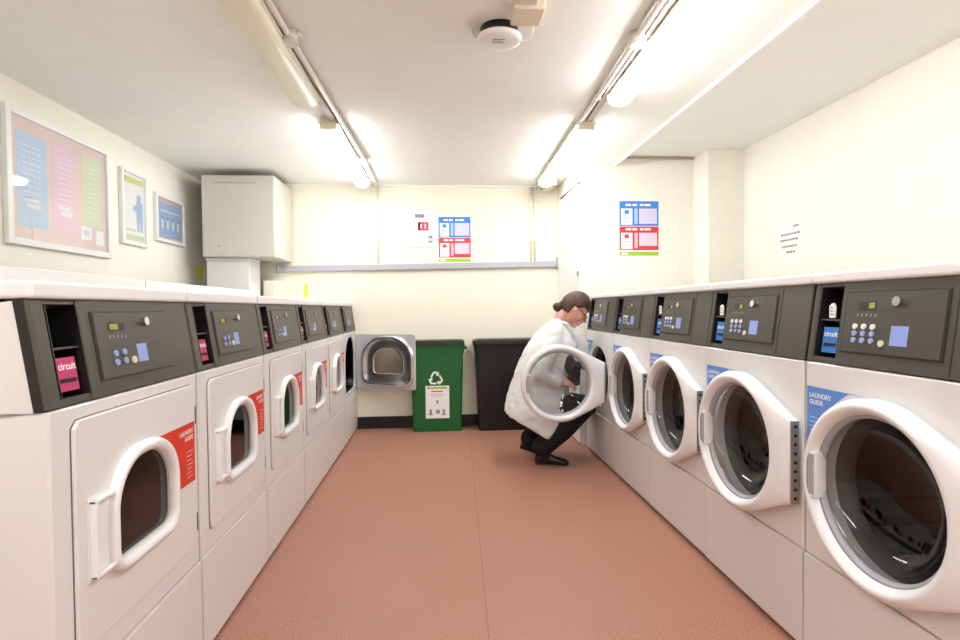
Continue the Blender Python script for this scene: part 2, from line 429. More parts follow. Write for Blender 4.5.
# ------------------------------------------------------------------ dryers
DW = .682
def make_dryer():
    root = thing('tumble_dryer', (0,0,0), 0, '', 'tumble dryer', 'tumble dryers of the left row')
    cy, cz = .335, .664
    hole = dshape(.510, .480, cy, cz, .07)
    side_shell(root, DW, 1.178, .95, .33, .70, hole, cy, cz, 1.178, .035, 1.216)
    console(root, DW, .95, 1.178, .035, 'dry')
    # drum behind the opening
    d = MB()
    d.loft([at(hole, -.012), at(dshape(.49, .46, cy, cz, .06), -.05), at(circ(.29, cy, cz), -.07), at(circ(.29, cy, cz), -.6)], 'perf', cap1=True)
    d.build('drum', root)
    # door, origin on the hinge line at local (0, .672)
    hy = .648; y0, y1, z0, z1 = .068-hy, -.003, .398, .915
    wy = cy-hy
    dm = MB()
    win = dshape(.272, .232, wy, cz, .035)
    pl = rrect(y0, y1, z0, z1, .02, wy, cz); pl2 = rrect(y0+.003, y1-.003, z0+.003, z1-.003, .018, wy, cz)
    # outer skin (white) and edges, open window hole
    dm.loft([at(win, .002), at(win, .009), at(pl2, .009), at(pl, .007), at(pl, .002)], 'enamel', smooth=False)
    # chrome inner pan: flat flange, raised rim, funnel to the window
    big = dshape(.505, .475, wy, cz, .08); big1 = dshape(.49, .46, wy, cz, .08); big2 = dshape(.465, .435, wy, cz, .075); med = dshape(.44, .41, wy, cz, .07)
    dm.loft([at(pl, .002), at(pl2, .0005), at(big, .0005)], 'flange', smooth=False)
    dm.loft([at(big, .0005), at(big1, -.020), at(big2, -.022), at(med, -.006), at(dshape(.30, .26, wy, cz, .045), .004), at(win, .002)], 'pan')
    door = dm.build('door', root, loc=(0, hy, 0))
    gp = rrect(y0-.0025, y1+.0025, z0-.0025, z1+.0025, .022, wy, cz)
    MB().loft([at(gp, .0002), at(gp, .0012), at(pl, .0012)], 'seam', smooth=False).build('door_seal', root, loc=(0, hy, 0))
    # white window surround
    s1 = dshape(.324, .292, wy, cz, .06); s2 = dshape(.316, .284, wy, cz, .055); s3 = dshape(.298, .266, wy, cz, .045); s4 = dshape(.274, .240, wy, cz, .035); s5 = dshape(.268, .229, wy, cz, .033)
    MB().loft([at(s1, .007), at(s1, .020), at(s2, .029), at(s3, .032), at(s4, .026), at(s5, .014), at(s5, .003)], 'doorplastic').build('window_surround', door)
    MB().loft([at(s5, .0075), at(s5, .009)], 'groove').build('window_gasket', door)
    w = dshape(.270, .231, wy, cz, .034)
    MB().loft([at(w, .005), at(w, .005)], 'glassd', cap1=True).build('window_glass', door)
    # handle: a square lip beside the surround
    h = MB(); ya, yb = wy-.228, wy-.150
    h.box(.008, .012, ya-.004, yb, .545, .735, 'enamel', bev=.001)
    h.box(.010, .026, ya, ya+.010, .55, .73, 'doorplastic', bev=.003)
    h.box(.010, .026, ya, yb, .720, .730, 'doorplastic', bev=.003)
    h.box(.010, .026, ya, yb, .55, .560, 'doorplastic', bev=.003)
    h.box(.010, .013, ya, yb, .55, .73, 'doorplastic')
    h.build('handle', door)
    # red corner label following the surround
    lb = MB(); Y1 = -.012; Y0 = Y1-.225; Zt, Zb = .80, .612
    arc = []
    for i in range(15):
        t = math.radians(94-i*94/14)
        arc.append((wy+.158*math.cos(t)*1.05, cz-.02+.172*math.sin(t)))
    pts = [(Y1, Zt), (Y0, Zt)] + [(a, b) for a, b in arc if a < Y1-.005 and b < Zt-.002 and b > Zb] + [(arc[-1][0], Zb), (Y1, Zb)]
    lb.add([Vector((.0098, a, b)) for a, b in pts], [tuple(range(len(pts)))], 'red')
    for j, (txt, sz) in enumerate((('LAUNDRY', .019), ('GUIDE', .019))):
        lb.text(txt, sz, lambda x, y, j=j: Vector((.0104, Y1-.012+x, Zt-.032-.020*j+y)), 'white', align='RIGHT')
    for i in range(7): lb.box(.0099, .0103, Y1-.055, Y1-.015-.006*(i % 3), Zt-.09-.013*i, Zt-.087-.013*i, 'predl')
    lb.build('door_label', door)
    for zz in (.815, .47):
        MB().box(0, .008, .651, .656, zz-.028, zz+.028, 'hinge').build('hinge', root)
    return root
XD = -.789; YD = 1.155
# ------------------------------------------------------------------ washers
WW = .660; WP = .664
def make_washer():
    root = thing('washing_machine', (0,0,0), PI, '', 'washing machine', 'washing machines of the right row')
    # local: +x into the corridor, y=0 far edge, y=WW near edge
    cy, cz = WW-.335, .627
    hole = circ(.225, cy, cz)
    side_shell(root, WW, 1.218, .970, .335, .72, hole, cy, cz, 1.218, .035, 1.252)
    console(root, WW, .970, 1.218, .035, 'wash')
    d = MB(); d.loft([at(circ(.225, cy, cz), -.03), at(circ(.205, cy, cz), -.05), at(circ(.205, cy, cz), -.08)], 'rubber'); d.build('door_gasket', root)
    d = MB(); d.loft([at(circ(.215, cy, cz), -.08), at(circ(.26, cy, cz), -.095), at(circ(.26, cy, cz), -.50)], 'perf', cap1=True)
    for a in (90, 210, 330):
        t = math.radians(a); c_, s_ = math.cos(t), math.sin(t)
        prof = []
        for x in (-.11, -.49):
            l = []
            for (u, v) in ((-.045, .262), (-.02, .20), (.02, .20), (.045, .262)): l.append(Vector((x, cy+c_*v-s_*u, cz+s_*v+c_*u)))
            prof.append(l)
        d.loft(prof, 'drum', True, True, smooth=False)
    d.build('drum', root)
    # blue corner label on the front panel, far upper corner, arc round the door
    lb = MB(); ya, zt = .012, .888; yb, zb = .262, .655
    arc = [(cy-.29*math.cos(math.radians(a)), cz+.29*math.sin(math.radians(a))) for a in range(3, 72, 4)]
    arc = [(a, b) for a, b in arc if a > ya+.002 and b < zt-.001]
    pts = [(ya, zb), (arc[0][0], zb)] + arc + [(yb, zt), (ya, zt)]
    lb.add([Vector((.0008, a, b)) for a, b in pts], [tuple(range(len(pts)))], 'blue')
    for j, txt in enumerate(('LAUNDRY', 'GUIDE')):
        lb.text(txt, .021, lambda x, y, j=j: Vector((.0014, ya+.012+x, zt-.034-.022*j+y)), 'white')
    for i in range(5): lb.box(.0009, .0013, ya+.012, ya+.05-.006*i, zt-.10-.014*i, zt-.097-.014*i, 'pbluel')
    lb.build('label_sticker', root)
    # door: origin on hinge
    hx, hy = .012, WW-.004
    c0 = cy-hy
    hull = []
    R_, ext, hh = .266, .322, .138
    hull_pts = [(c0+R_*math.cos(2*PI*i/180), cz+R_*math.sin(2*PI*i/180)) for i in range(180)] + [(c0+ext, cz+hh), (c0+ext, cz-hh)]
    def chull(ps):
        ps = sorted(set(ps)); 
        def half(q):
            o = []
            for p in q:
                while len(o) >= 2 and (o[-1][0]-o[-2][0])*(p[1]-o[-2][1])-(o[-1][1]-o[-2][1])*(p[0]-o[-2][0]) <= 0: o.pop()
                o.append(p)
            return o
        a = half(ps); b = half(ps[::-1]); return a[:-1]+b[:-1]
    H_ = chull(hull_pts)
    def leaf(inset):
        sc = 1-inset/R_
        o = cast([(c0+(a-c0)*sc, cz+(b-cz)*sc) for a, b in H_], c0, cz); return o
    o0 = leaf(0)
    for c in ((c0+ext, cz+hh), (c0+ext, cz-hh)):
        i = min(range(NA), key=lambda q: (o0[q][0]-c[0])**2+(o0[q][1]-c[1])**2); o0[i] = c
    m = MB()
    x0 = -.004
    def prof(t):   # ring front, lower on the hinge side
        return t
    def lp(pts, x, drop=.014):
        return [Vector((x - drop*max(0, min(1, (a-c0-.20)/.12)), a, b)) for a, b in pts]
    r3 = [(a*.985+c0*.015, b*.985+cz*.015) for a, b in o0]
    r4 = [(a*.955+c0*.045, b*.955+cz*.045) for a, b in o0]
    m.loft([at(circ(.222, c0, cz), x0), at(o0, x0), lp(o0, .028), lp(r3, .037), lp(r4, .041), at(circ(.250, c0, cz), .047), at(circ(.240, c0, cz), .046), at(circ(.230, c0, cz), .039), at(circ(.222, c0, cz), .022)], 'doorplastic')
    door = m.build('door', root, loc=(hx, hy, 0))
    b = MB(); b.loft([at(circ(.222, c0, cz), x0), at(circ(.222, c0, cz), .022), at(circ(.216, c0, cz), .017), at(circ(.211, c0, cz), .012), at(circ(.210, c0, cz), .0)], 'greyplastic'); b.build('door_bezel', door)
    g = MB(); g.loft([at(circ(.2125, c0, cz), .012), at(circ(.208, c0, cz), -.005), at(circ(.188, c0, cz), -.035), at(circ(.150, c0, cz), -.062), at(circ(.10, c0, cz), -.078), at(circ(.05, c0, cz), -.084), at(circ(.004, c0, cz), -.085)], 'glass'); g.build('porthole_glass', door)
    # handle block at the far side with a grey recess
    h = MB(); ya = c0-.250
    h.box(.0, .043, ya, ya+.046, cz-.072, cz+.072, 'doorplastic', bev=.006)
    h.box(.043, .0442, ya+.010, ya+.045, cz-.062, cz+.062, 'greyplastic', bev=.001)
    h.box(.0442, .045, ya+.014, ya+.018, cz-.055, cz+.055, 'ink')
    h.build('handle', door)
    # perforated hinge strip
    hs = MB(); y1 = c0+ext
    hs.box(.0, .026, y1-.0005, y1+.006, cz-.138, cz+.138, 'hinge')
    for i in range(9):
        zz = cz-.12+.03*i
        hs.tube([(.013, y1+.0055, zz), (.013, y1+.0068, zz)], .006, 'dark', 10)
    hs.build('hinge', door)
    return root

XW = [1.200, 1.200, 1.204, 1.206, 1.206]; YW = 1.035
# rows are placed after both prototypes exist
def place_rows():
    dr = make_dryer()
    dl = ['tumble dryer nearest the camera at the left edge, its grey side panel showing',
          'second tumble dryer of the left row, its window mirroring the red floor',
          'third tumble dryer of the left row, counted from the camera',
          'fourth tumble dryer of the left row, between the third and the fifth',
          'fifth tumble dryer of the left row, shut, beside the one standing open',
          'farthest tumble dryer of the left row, its door hanging open beside the green bin']
    for i in range(6):
        o = dr if i == 0 else copy_tree(dr)
        o.location = (XD, YD+.6885*i, 0); o['label'] = dl[i]
        if i == 5: dd_ = child(o, 'door'); dd_.rotation_euler = (0, 0, math.radians(68)); dd_.scale = (1, 1.07, 1)
    wm = make_washer()
    wl = ['washing machine nearest the camera at the right edge, filling the corner of the view',
          'second washing machine from the camera, its round door slightly ajar',
          'third washing machine of the right row, shut, between the ajar one and the fourth',
          'fourth washing machine of the right row, shut, next to the one being loaded',
          'farthest washing machine, its round door wide open before the crouching woman']
    for i in range(5):
        o = wm if i == 0 else copy_tree(wm)
        o.location = (XW[i], YW+WP*(i+1)-.002, 0); o['label'] = wl[i]
        if i == 1: child(o, 'door').rotation_euler = (0, 0, math.radians(1.6))
        if i == 4: dd_ = child(o, 'door'); dd_.location.x = .052; dd_.rotation_euler = (0, 0, math.radians(91))
place_rows()
# paper slips standing in the upper trays of three washers
def slip(i, label):
    m = MB(); pts = [(0, 0), (.022, 0), (.024, .034), (.018, .046), (.008, .044), (0, .036)]
    m.add([Vector((0, a, b)) for a, b in pts] + [Vector((.006, a, b)) for a, b in pts],
          [tuple(range(6)), tuple(range(11, 5, -1))] + [(j, (j+1) % 6, (j+1) % 6+6, j+6) for j in range(6)], 'paper')
    for q in range(3): m.box(.006, .0064, .004, .018, .010+.010*q, .013+.010*q, 'ink')
    far = YW+WP*(i+1)-.002
    o = m.build('paper_slip', None, (XW[i]+.030, far-.078, .970+.55*.249+.002)); o.rotation_euler = (0, 0, PI)
    tag(o, label, 'paper slip', 'slips in the washer trays')
slip(0, 'white paper slip in the upper tray of the washing machine nearest the camera')
slip(1, 'white paper slip in the upper tray of the ajar washing machine')
slip(2, 'white paper slip in the upper tray of the third washing machine')

# ------------------------------------------------------------------ behind the dryers
t = MB(); t.box(-1.72, -1.515, .9, 2.955, 0.002, 1.315, 'lidwhite', bev=.004); t.box(-1.72, -1.515, 2.963, 4.70, 0.002, 1.312, 'lidwhite', bev=.004)
tag(t.build('duct_casing'), 'long white casing running behind the row of tumble dryers', 'duct casing')

cb = thing('wall_cabinet', (-1.66, 4.72, 1.60), 0, 'light grey metal cabinet mounted high in the back left corner', 'cabinet')
MB().box(-.30, .292, .012, .558, 0, .685, 'cab', bev=.006).build('body', cb)
MB().box(-.297, .289, 0, .011, .004, .681, 'cab', bev=.004).build('door', cb)
MB().box(-.21, .15, -.004, 0, .614, .624, 'shadetrunk').build('door_slot', cb)
MB().tube([(-.16, -.006, .09), (-.16, .0, .09)], .012, 'shadetrunk', 12).build('lock', cb)
wb = thing('white_box_unit', (-1.83, 4.80, .0), 0, 'plain white box unit standing in the corner beneath the grey cabinet', 'appliance')
MB().box(-.13, .225, 0, .278, 0, 1.575, 'lidwhite', bev=.006).build('body', wb)
MB().box(-.135, .23, -.004, .282, 1.576, 1.597, 'lidwhite', bev=.005).build('top_cover', wb)

tag(MB().box(XL+.001, XL+.003, 5.03, 5.17, 1.435, 1.555, 'yellow').build('yellow_note'), 'yellow note stuck on the left wall below the grey cabinet', 'note')
tag(MB().box(-1.275, -1.235, YB-.003, YB-.001, 1.27, 1.39, 'yellow').build('yellow_note'), 'small yellow note on the back wall below the left end of the rail', 'note')

# ------------------------------------------------------------------ pictures on the left wall (in wall coordinates y, z)
def words(m, box, y0, y1, z, h, k, n, gap=.15):
    # rows of illegible print
    tot = y1-y0; y = y0
    for i in range(n):
        w = tot/n*(.6+.35*random.random()); box(m, y, min(y+w, y1), z, z+h, k); y += tot/n
def lw(m, d=0.0):
    def f(m, y0, y1, z0, z1, k, lay=1): m.box(XL+.012, XL+.012+.0012*lay, y0, y1, z0, z1, k)
    return f
B = lw(None)
def framed(name, y0, y1, z0, z1, fw, label, cat='framed poster', fd=.028):
    r = thing(name, (0, -.02, 0), 0, label, cat, 'framed notices on the left wall')
    y0 += .02; y1 += .02
    f = MB()
    f.box(XL+.001, XL+fd, y0, y0+fw, z0, z1, 'frame', bev=.003); f.box(XL+.001, XL+fd, y1-fw, y1, z0, z1, 'frame', bev=.003)
    f.box(XL+.001, XL+fd, y0+fw, y1-fw, z0, z0+fw, 'frame', bev=.003); f.box(XL+.001, XL+fd, y0+fw, y1-fw, z1-fw, z1, 'frame', bev=.003)
    f.box(XL+.001, XL+.010, y0+.01, y1-.01, z0+.01, z1-.01, 'paper')
    f.build('picture_frame', r)
    return r
r = framed('framed_poster', 2.885, 3.745, 1.497, 2.195, .035, 'large framed laundry poster with blue, pink and green columns at upper left')
p = MB(); B(p, 2.94, 3.73, 1.53, 2.16, 'fpink', .5)
for (a, b, k, zt) in ((2.985, 3.20, 'fblue', 2.09), (3.245, 3.455, 'frose', 2.10), (3.50, 3.69, 'fgreen', 2.10)):
    B(p, a, b, 1.60 if k != 'fgreen' else 1.68, zt, k, 1)
    for q in range(11):
        z = zt-.07-.03*q
        words(p, lambda m, y0, y1, z0, z1, k2: B(m, y0, y1, z0, z1, k2, 1.6), a+.04, b-.04, z, .007, 'fprint', 4)
    B(p, a+.06, b-.05, 1.70, 1.725, 'fprint', 1.6) if k != 'fgreen' else None
    B(p, a+.04, b-.07, 1.735, 1.755, 'fprint', 1.6) if k != 'fgreen' else None
B(p, 3.48, 3.58, 1.59, 1.67, 'paper', 1.2); B(p, 3.50, 3.56, 1.615, 1.65, 'plav', 1.7); B(p, 3.62, 3.70, 1.57, 1.66, 'paper', 1.2)
p.build('print', r)
MB().box(XL+.018, XL+.020, 2.935, 3.735, 1.525, 2.165, 'pglass').build('glazing', r)
r = framed('framed_notice', 3.875, 4.195, 1.615, 2.135, .022, 'narrow framed notice with lime bands and a blue figure, middle of the left wall three')
p = MB(); B(p, 3.915, 4.195, 1.635, 2.115, 'paper', .5); B(p, 3.925, 4.185, 2.05, 2.09, 'flime'); B(p, 3.955, 4.185, 1.65, 1.69, 'fgreen'); B(p, 3.96, 4.08, 1.715, 1.73, 'flime')
m_ = p
for (a, b, c, d) in ((4.09, 4.17, 1.78, 1.93), (4.10, 4.15, 1.93, 1.98), (4.05, 4.10, 1.86, 1.90), (4.10, 4.125, 1.72, 1.78), (4.14, 4.165, 1.72, 1.78)): B(p, a, b, c, d, 'fsky')
p.build('print', r)
MB().box(XL+.018, XL+.020, 3.915, 4.195, 1.635, 2.115, 'pglass').build('glazing', r)
r = framed('framed_picture', 4.325, 4.795, 1.69, 2.06, .026, 'small blue framed picture nearest the grey cabinet on the left wall')
p = MB(); B(p, 4.37, 4.79, 1.715, 2.035, 'fpink', .5); B(p, 4.40, 4.765, 1.735, 2.00, 'fsky', 1)
for q in range(4):
    y = 4.44+.085*q; B(p, y, y+.03, 1.80, 1.87, 'paper', 1.6); B(p, y+.005, y+.025, 1.87, 1.895, 'ink', 1.6)
B(p, 4.43, 4.74, 1.93, 1.945, 'fprint', 1.6)
p.build('print', r)
MB().box(XL+.018, XL+.020, 4.37, 4.79, 1.715, 2.035, 'pglass').build('glazing', r)

# ------------------------------------------------------------------ paper posters facing the camera
def poster2(x0, x1, z0, z1, yw, label):
    m = MB(); W = x1-x0; H_ = z1-z0
    def b(a, c, d, e, k, lay=1): m.box(x0+W*a, x0+W*c, yw-.001-.0006*lay, yw-.0005, z0+H_*d, z0+H_*e, k)
    b(-.04, 1.04, -.02, 1.02, 'paper', .5)
    b(0, 1, .545, 1, 'pblue'); b(0, 1, .10, .535, 'pred'); b(0, 1, 0, .075, 'pgreen')
    for (base, kl, ka) in ((.565, 'pbluel', 'pblue'), (.12, 'predl', 'pred')):
        b(.04, .33, base, base+.30, 'paper', 2); b(.13, .24, base+.20, base+.27, ka, 3); b(.10, .27, base+.13, base+.15, kl, 3)
        for q in range(3): b(.10, .27, base+.03+.03*q, base+.04+.03*q, kl, 3)
        b(.38, .46, base+.02, base+.30, kl, 2)
        b(.50, .96, base+.06 if ka == 'pred' else base+.02, base+.30, 'plav', 2)
        for q in range(4): b(.50, .96, base+.08+.055*q, base+.088+.055*q, kl, 3)
        for (u, v) in ((.16, .30), (.33, .45), (.52, .62), (.64, .80)): b(u, v, base+.345, base+.385, 'white', 2)
    b(.05, .22, .02, .055, 'paper', 2)
    return tag(m.build('wall_poster'), label, 'poster', 'blue and red wall posters')
poster2(.012, .322, 1.600, 2.036, YB, 'blue and red poster taped to the back wall above the grey rail')
poster2(1.515, 1.850, 1.576, 2.030, 4.45, 'blue and red poster on the cream partition wall above the washing machines')
m = MB()
def nb(a, c, d, e, k, lay=1): m.box(a, c, YB-.001-.0006*lay, YB-.0005, d, e, k)
nb(-.345, -.010, 1.71, 2.10, 'paper', .5); nb(-.215, -.125, 2.028, 2.062, 'ink'); nb(-.10, -.045, 2.04, 2.06, 'plav')
nb(-.265, -.155, 1.91, 1.99, 'plav'); nb(-.185, -.085, 1.905, 1.985, 'pred'); nb(-.165, -.145, 1.92, 1.97, 'predl', 2); nb(-.125, -.105, 1.92, 1.97, 'predl', 2)
nb(-.098, -.04, 1.77, 1.86, 'plav'); nb(-.085, -.05, 1.83, 1.85, 'ink', 2); nb(-.085, -.05, 1.79, 1.805, 'ink', 2)
nb(-.33, -.045, 1.735, 1.745, 'flime')
for q in range(4): nb(-.30, -.16, 1.78+.03*q, 1.783+.03*q, 'plav')
tag(m.build('paper_notice'), 'white paper notice with a small red box on the back wall, left of the poster', 'notice')
# sheet of handwritten-looking lines on the right wall
m = MB(); m.box(XR-.0015, XR-.0005, 3.49, 3.77, 1.475, 1.735, 'sheet')
for (a, b, z) in ((3.53, 3.60, 1.695), (3.52, 3.72, 1.645), (3.54, 3.73, 1.605), (3.55, 3.72, 1.56), (3.57, 3.67, 1.52)):
    y = a
    while y < b-.01:
        w = random.uniform(.012, .03); m.box(XR-.0022, XR-.0015, y, min(b, y+w), z-.006, z+.008, 'ink'); y += w+.006
tag(m.build('paper_sheet'), 'white sheet with lines of print on the right wall', 'notice')

# ------------------------------------------------------------------ rail and conduits on the back wall
def lerp(a, b, t): return a+(b-a)*t
rl = MB()
vs = []
for x, z in ((-1.505, 1.536), (1.165, 1.576)):
    for y in (YB-.001, YB-.036):
        for dz in (-.028, .028): vs.append((x, y, z+dz))
rl.add(vs, [(0,1,3,2),(4,6,7,5),(0,4,5,1),(2,3,7,6),(1,5,7,3),(0,2,6,4)], 'trunk')
t = rl.build('cable_trunking', bevel=.004); tag(t, 'long grey cable trunking running level across the back wall', 'trunking')
MB().box(1.160, 1.180, YB-.044, YB-.001, 1.535, 1.64, 'steel', bev=.003).build('end_bracket', t)
MB().box(-1.515, -1.500, YB-.042, YB-.001, 1.498, 1.575, 'steel', bev=.003).build('end_bracket', t)
tag(MB().tube([(-.565, YB-.012, 1.575), (-.562, YB-.012, 2.33)], .010, 'wallb', 10).build('conduit'), 'thin cream conduit dropping down the back wall left of the notices', 'conduit')
tag(MB().tube([(.915, YB-.012, 1.60), (.912, YB-.012, 2.32)], .010, 'wallb', 10).box(.90, .93, YB-.028, YB-.002, 1.79, 1.83, 'wallb', bev=.004).build('conduit'), 'left of two cream conduits side by side near the right end of the back wall', 'conduit')
tag(MB().tube([(.953, YB-.012, 1.60), (.950, YB-.012, 2.32)], .010, 'wallb', 10).build('conduit'), 'right of two cream conduits side by side near the right end of the back wall', 'conduit')

# ------------------------------------------------------------------ ceiling lights
def fixture(x, y0, y1, ang, lit, label, w=.125):
    L_ = y1-y0; r = thing('ceiling_light', (x, (y0+y1)/2, 2.34), ang, label, 'ceiling light', 'fluorescent ceiling lights')
    MB().box(-w*.36, w*.36, -L_/2, L_/2, -.036, 0, 'fixture', bev=.004).box(-w*.52, w*.52, -L_/2+.003, L_/2-.003, -.046, -.034, 'fixture', bev=.003).build('housing', r)  # wide lip added to shield the ceiling from the diffuser's light
    loops = []
    for y in (-L_/2+.02, L_/2-.02):
        l = []
        for i in range(13):
            t = PI*i/12; l.append(Vector((w/2*math.cos(t), y, -.044-.052*math.sin(t)**.7)))
        loops.append(l)
    MB().loft(loops, 'diffon' if lit else 'diffoff', True, True).build('diffuser', r)
    for s in (-1, 1):
        MB().box(-w*.42, w*.42, min(s*L_/2, s*(L_/2-.02)), max(s*L_/2, s*(L_/2-.02)), -.078, -.04, 'fixture', bev=.004).build('end_cap', r)
    return r
fixture(-.715, 1.50, 3.06, math.radians(-.5), False, 'unlit cream fluorescent fitting on the ceiling at upper left', .15)
fixture(-.668, 3.44, 5.02, math.radians(.2), True, 'lit fluorescent light at the far end of the ceiling on the left')
fixture(.985, 1.38, 2.95, math.radians(-1), True, 'nearer lit fluorescent light on the right of the ceiling')
fixture(.965, 3.38, 4.93, math.radians(-1.5), True, 'farther lit fluorescent light on the right, over the crouching woman')
fixture(.95, -.60, .95, 0, True, 'added unseen fluorescent fill light on the right behind the camera')  # fittings behind the camera are added, unseen, to even out the fill
fixture(-.70, -.60, .95, 0, True, 'added unseen fluorescent fill light on the left behind the camera')
fixture(.95, -2.6, -1.05, 0, True, 'rearmost added unseen fluorescent fill light on the right behind the camera')
fixture(-.70, -2.6, -1.05, 0, True, 'rearmost added unseen fluorescent fill light on the left behind the camera')

def run(name, x0, y0, x1, y1, side, label):
    r = MB()
    r.tube([(x0, y0, 2.318), (x1, y1, 2.318)], .013, 'conduit', 12)
    dx = side*.045
    a = Vector((x0+dx, y0, 0)); b = Vector((x1+dx, y1, 0))
    vs = [(p.x+o, p.y, z) for p in (a, b) for o in (-.018, .018) for z in (2.312, 2.339)]
    r.add(vs, [(0,1,3,2),(4,6,7,5),(0,4,5,1),(2,3,7,6),(1,5,7,3),(0,2,6,4)], 'shadetrunk')
    return tag(r.build(name), label, 'conduit')
rr = run('ceiling_conduit', .828, .9, .972, 5.24, 1, 'white conduit and trunking along the ceiling beside the right-hand lights')
def jbox(x, y, par):
    return MB().tube([(x, y, 2.338), (x, y, 2.290)], [.036, .034], 'conduit', 20).tube([(x, y, 2.292), (x, y, 2.284)], [.038, .036], 'conduit', 20).build('junction_box', par)
jbox(.878, 2.33, rr); jbox(.945, 4.42, rr)
for y in (1.7, 3.0, 3.7): MB().box(.828+(y-.9)*.0334-.02, .828+(y-.9)*.0334+.02, y-.01, y+.01, 2.303, 2.339, 'conduit', bev=.003).build('pipe_clip', rr)
rr = run('ceiling_conduit', -.665, .9, -.56, 4.40, -1, 'white conduit and trunking along the ceiling beside the left-hand lights')
jbox(-.620, 2.40, rr); jbox(-.565, 4.33, rr)
MB().box(-.70, -.575, 2.385, 2.43, 2.322, 2.339, 'conduit', bev=.003).build('pipe_clip', rr)
# extra short length running to the corner
tag(MB().box(-.60, -.56, 4.45, YB-.022, 2.315, 2.339, 'conduit', bev=.003).build('ceiling_conduit'), 'short white trunking on the ceiling between the left light and the back wall', 'conduit')
tag(MB().box(1.02, 1.09, 4.93, YB-.022, 2.27, 2.339, 'beige', bev=.004).build('junction_box'), 'small beige box on the ceiling in the corner past the right lights', 'junction box')

# ------------------------------------------------------------------ smoke detector and its box
sd = thing('smoke_detector', (.272, 2.33, 2.34), 0, 'round white smoke detector with a black base on the ceiling', 'smoke detector')
def turned(prof, k, n=40):
    m = MB(); m.loft([[Vector((r*math.cos(2*PI*j/n), r*math.sin(2*PI*j/n), z)) for j in range(n)] for r, z in prof], k, True, True); return m
turned([(.080, -.001), (.080, -.038), (.076, -.042)], 'black').build('base_ring', sd)
dd = turned([(.088, -.038), (.096, -.040), (.097, -.045), (.093, -.053), (.08, -.058), (.05, -.061), (.02, -.062)], 'trim').build('detector_cover', sd)
m = MB()
for i in range(3): m.box(-.03, .022-.01*(i % 2), -.035+.014*i, -.029+.014*i, -.0624, -.0612, 'ink')
m.build('printed_marks', dd)
MB().tube([(-.115, 0, -.004), (-.108, 0, -.03), (-.098, 0, -.042)], .004, 'conduit', 8).build('bracket', sd)
jb = thing('ceiling_box', (.365, 2.15, 2.34), 0, 'cream cable box on the ceiling beside the smoke detector', 'cable box')
MB().box(-.06, .06, -.06, .07, -.045, -.001, 'beige', bev=.005).build('body', jb)
MB().box(-.075, .025, -.85, -.065, -.030, -.001, 'conduit', bev=.003).build('cable_cover', jb)
MB().tube([(.035, .07, -.02), (.04, .12, -.04), (.035, .16, -.06), (.0, .18, -.058), (-.02, .19, -.035)], .0035, 'white', 8).build('cable', jb)

# ------------------------------------------------------------------ bins
def bin_body(root, w, d, h, k, lidk):
    def ring(f, z, g=0): 
        a, b = w/2*f+g, d/2*f+g; r_ = .03; p = []
        for (cx, cy_, t0) in ((a-r_, b-r_, 0), (-a+r_, b-r_, 90), (-a+r_, -b+r_, 180), (a-r_, -b+r_, 270)):
            for i in range(5): t = math.radians(t0+22.5*i); p.append(Vector((cx+r_*math.cos(t), cy_+r_*math.sin(t), z)))
        return p
    m = MB(); m.loft([ring(.90, .0), ring(.905, .015), ring(.99, h*.86), ring(.99, h*.86, .006), ring(1, h*.93, .008), ring(1, h*.93, .014), ring(1, h-.045, .016)], k, True, True, smooth=False)
    m.build('body', root)
    return ring
gb = thing('green_recycling_bin', (-.018, 5.178, 0), 0, 'green plastic recycling bin with a black lid and white notice, by the back wall', 'bin')
ring = bin_body(gb, .50, .22, .85, 'greenbin', 'black')
l = MB(); l.loft([ring(1, .800, .004), ring(1, .808, .012), ring(1, .846, .008), ring(.97, .852, 0)], 'black', True, True, smooth=False); l.build('lid', gb)
MB().box(.24, .285, -.09, .09, .765, .79, 'greenbin', bev=.006).build('handle', gb)
def fy(z): return -.110*(.905+.085*min(1, max(0, (z-.015)/(.716)))) - .0015
m = MB()
for (x0, x1, z0, z1, k, o) in ((-.108, .112, .125, .43, 'paper', 0), (-.065, .07, .40, .42, 'pgreen', .0008), (-.09, -.07, .40, .42, 'pred', .0008), (.075, .09, .40, .42, 'ink', .0008),
                         (-.055, .055, .372, .383, 'pred', .0008), (-.07, .07, .345, .354, 'predl', .0008), (-.05, .05, .327, .334, 'predl', .0008), (-.008, .010, .265, .295, 'ink', .0008),
                         (-.072, -.052, .165, .21, 'ink', .0008), (-.08, -.045, .155, .166, 'ink', .0008), (-.012, .022, .17, .205, 'ink', .0008), (.05, .068, .165, .21, 'ink', .0008), (.042, .078, .155, .166, 'ink', .0008)):
    m.add([Vector((x, fy(z)-.001-o, z)) for x, z in ((x0, z0), (x1, z0), (x1, z1), (x0, z1))], [(0, 1, 2, 3)], k)
m.build('notice', gb)
m = MB()   # three chasing arrows
for kk in range(3):
    a = math.radians(120*kk); ca, sa = math.cos(a), math.sin(a)
    def rp(x, z): return Vector((-.012+ca*x-sa*z, fy(.50)-.002, .497+sa*x+ca*z))
    ol = [(-.050, .020), (-.022, .066), (.014, .066), (.020, .056), (.032, .062), (.026, .022), (-.002, .036), (.008, .042), (.002, .050), (-.013, .050), (-.036, .012)]
    m.add([rp(*q) for q in ol], [tuple(range(len(ol)))], 'white')
m.build('recycling_symbol', gb)
kb = thing('black_bin', (.655, 5.155, 0), 0, 'black plastic bin with a closed black lid behind the crouching woman', 'bin')
ring = bin_body(kb, .63, .22, .855, 'blackbin', 'black')
l = MB(); l.loft([ring(1, .806, .006), ring(1, .814, .018), ring(1, .846, .016), ring(.95, .858, 0)], 'blackbin', True, True, smooth=False); l.build('lid', kb)

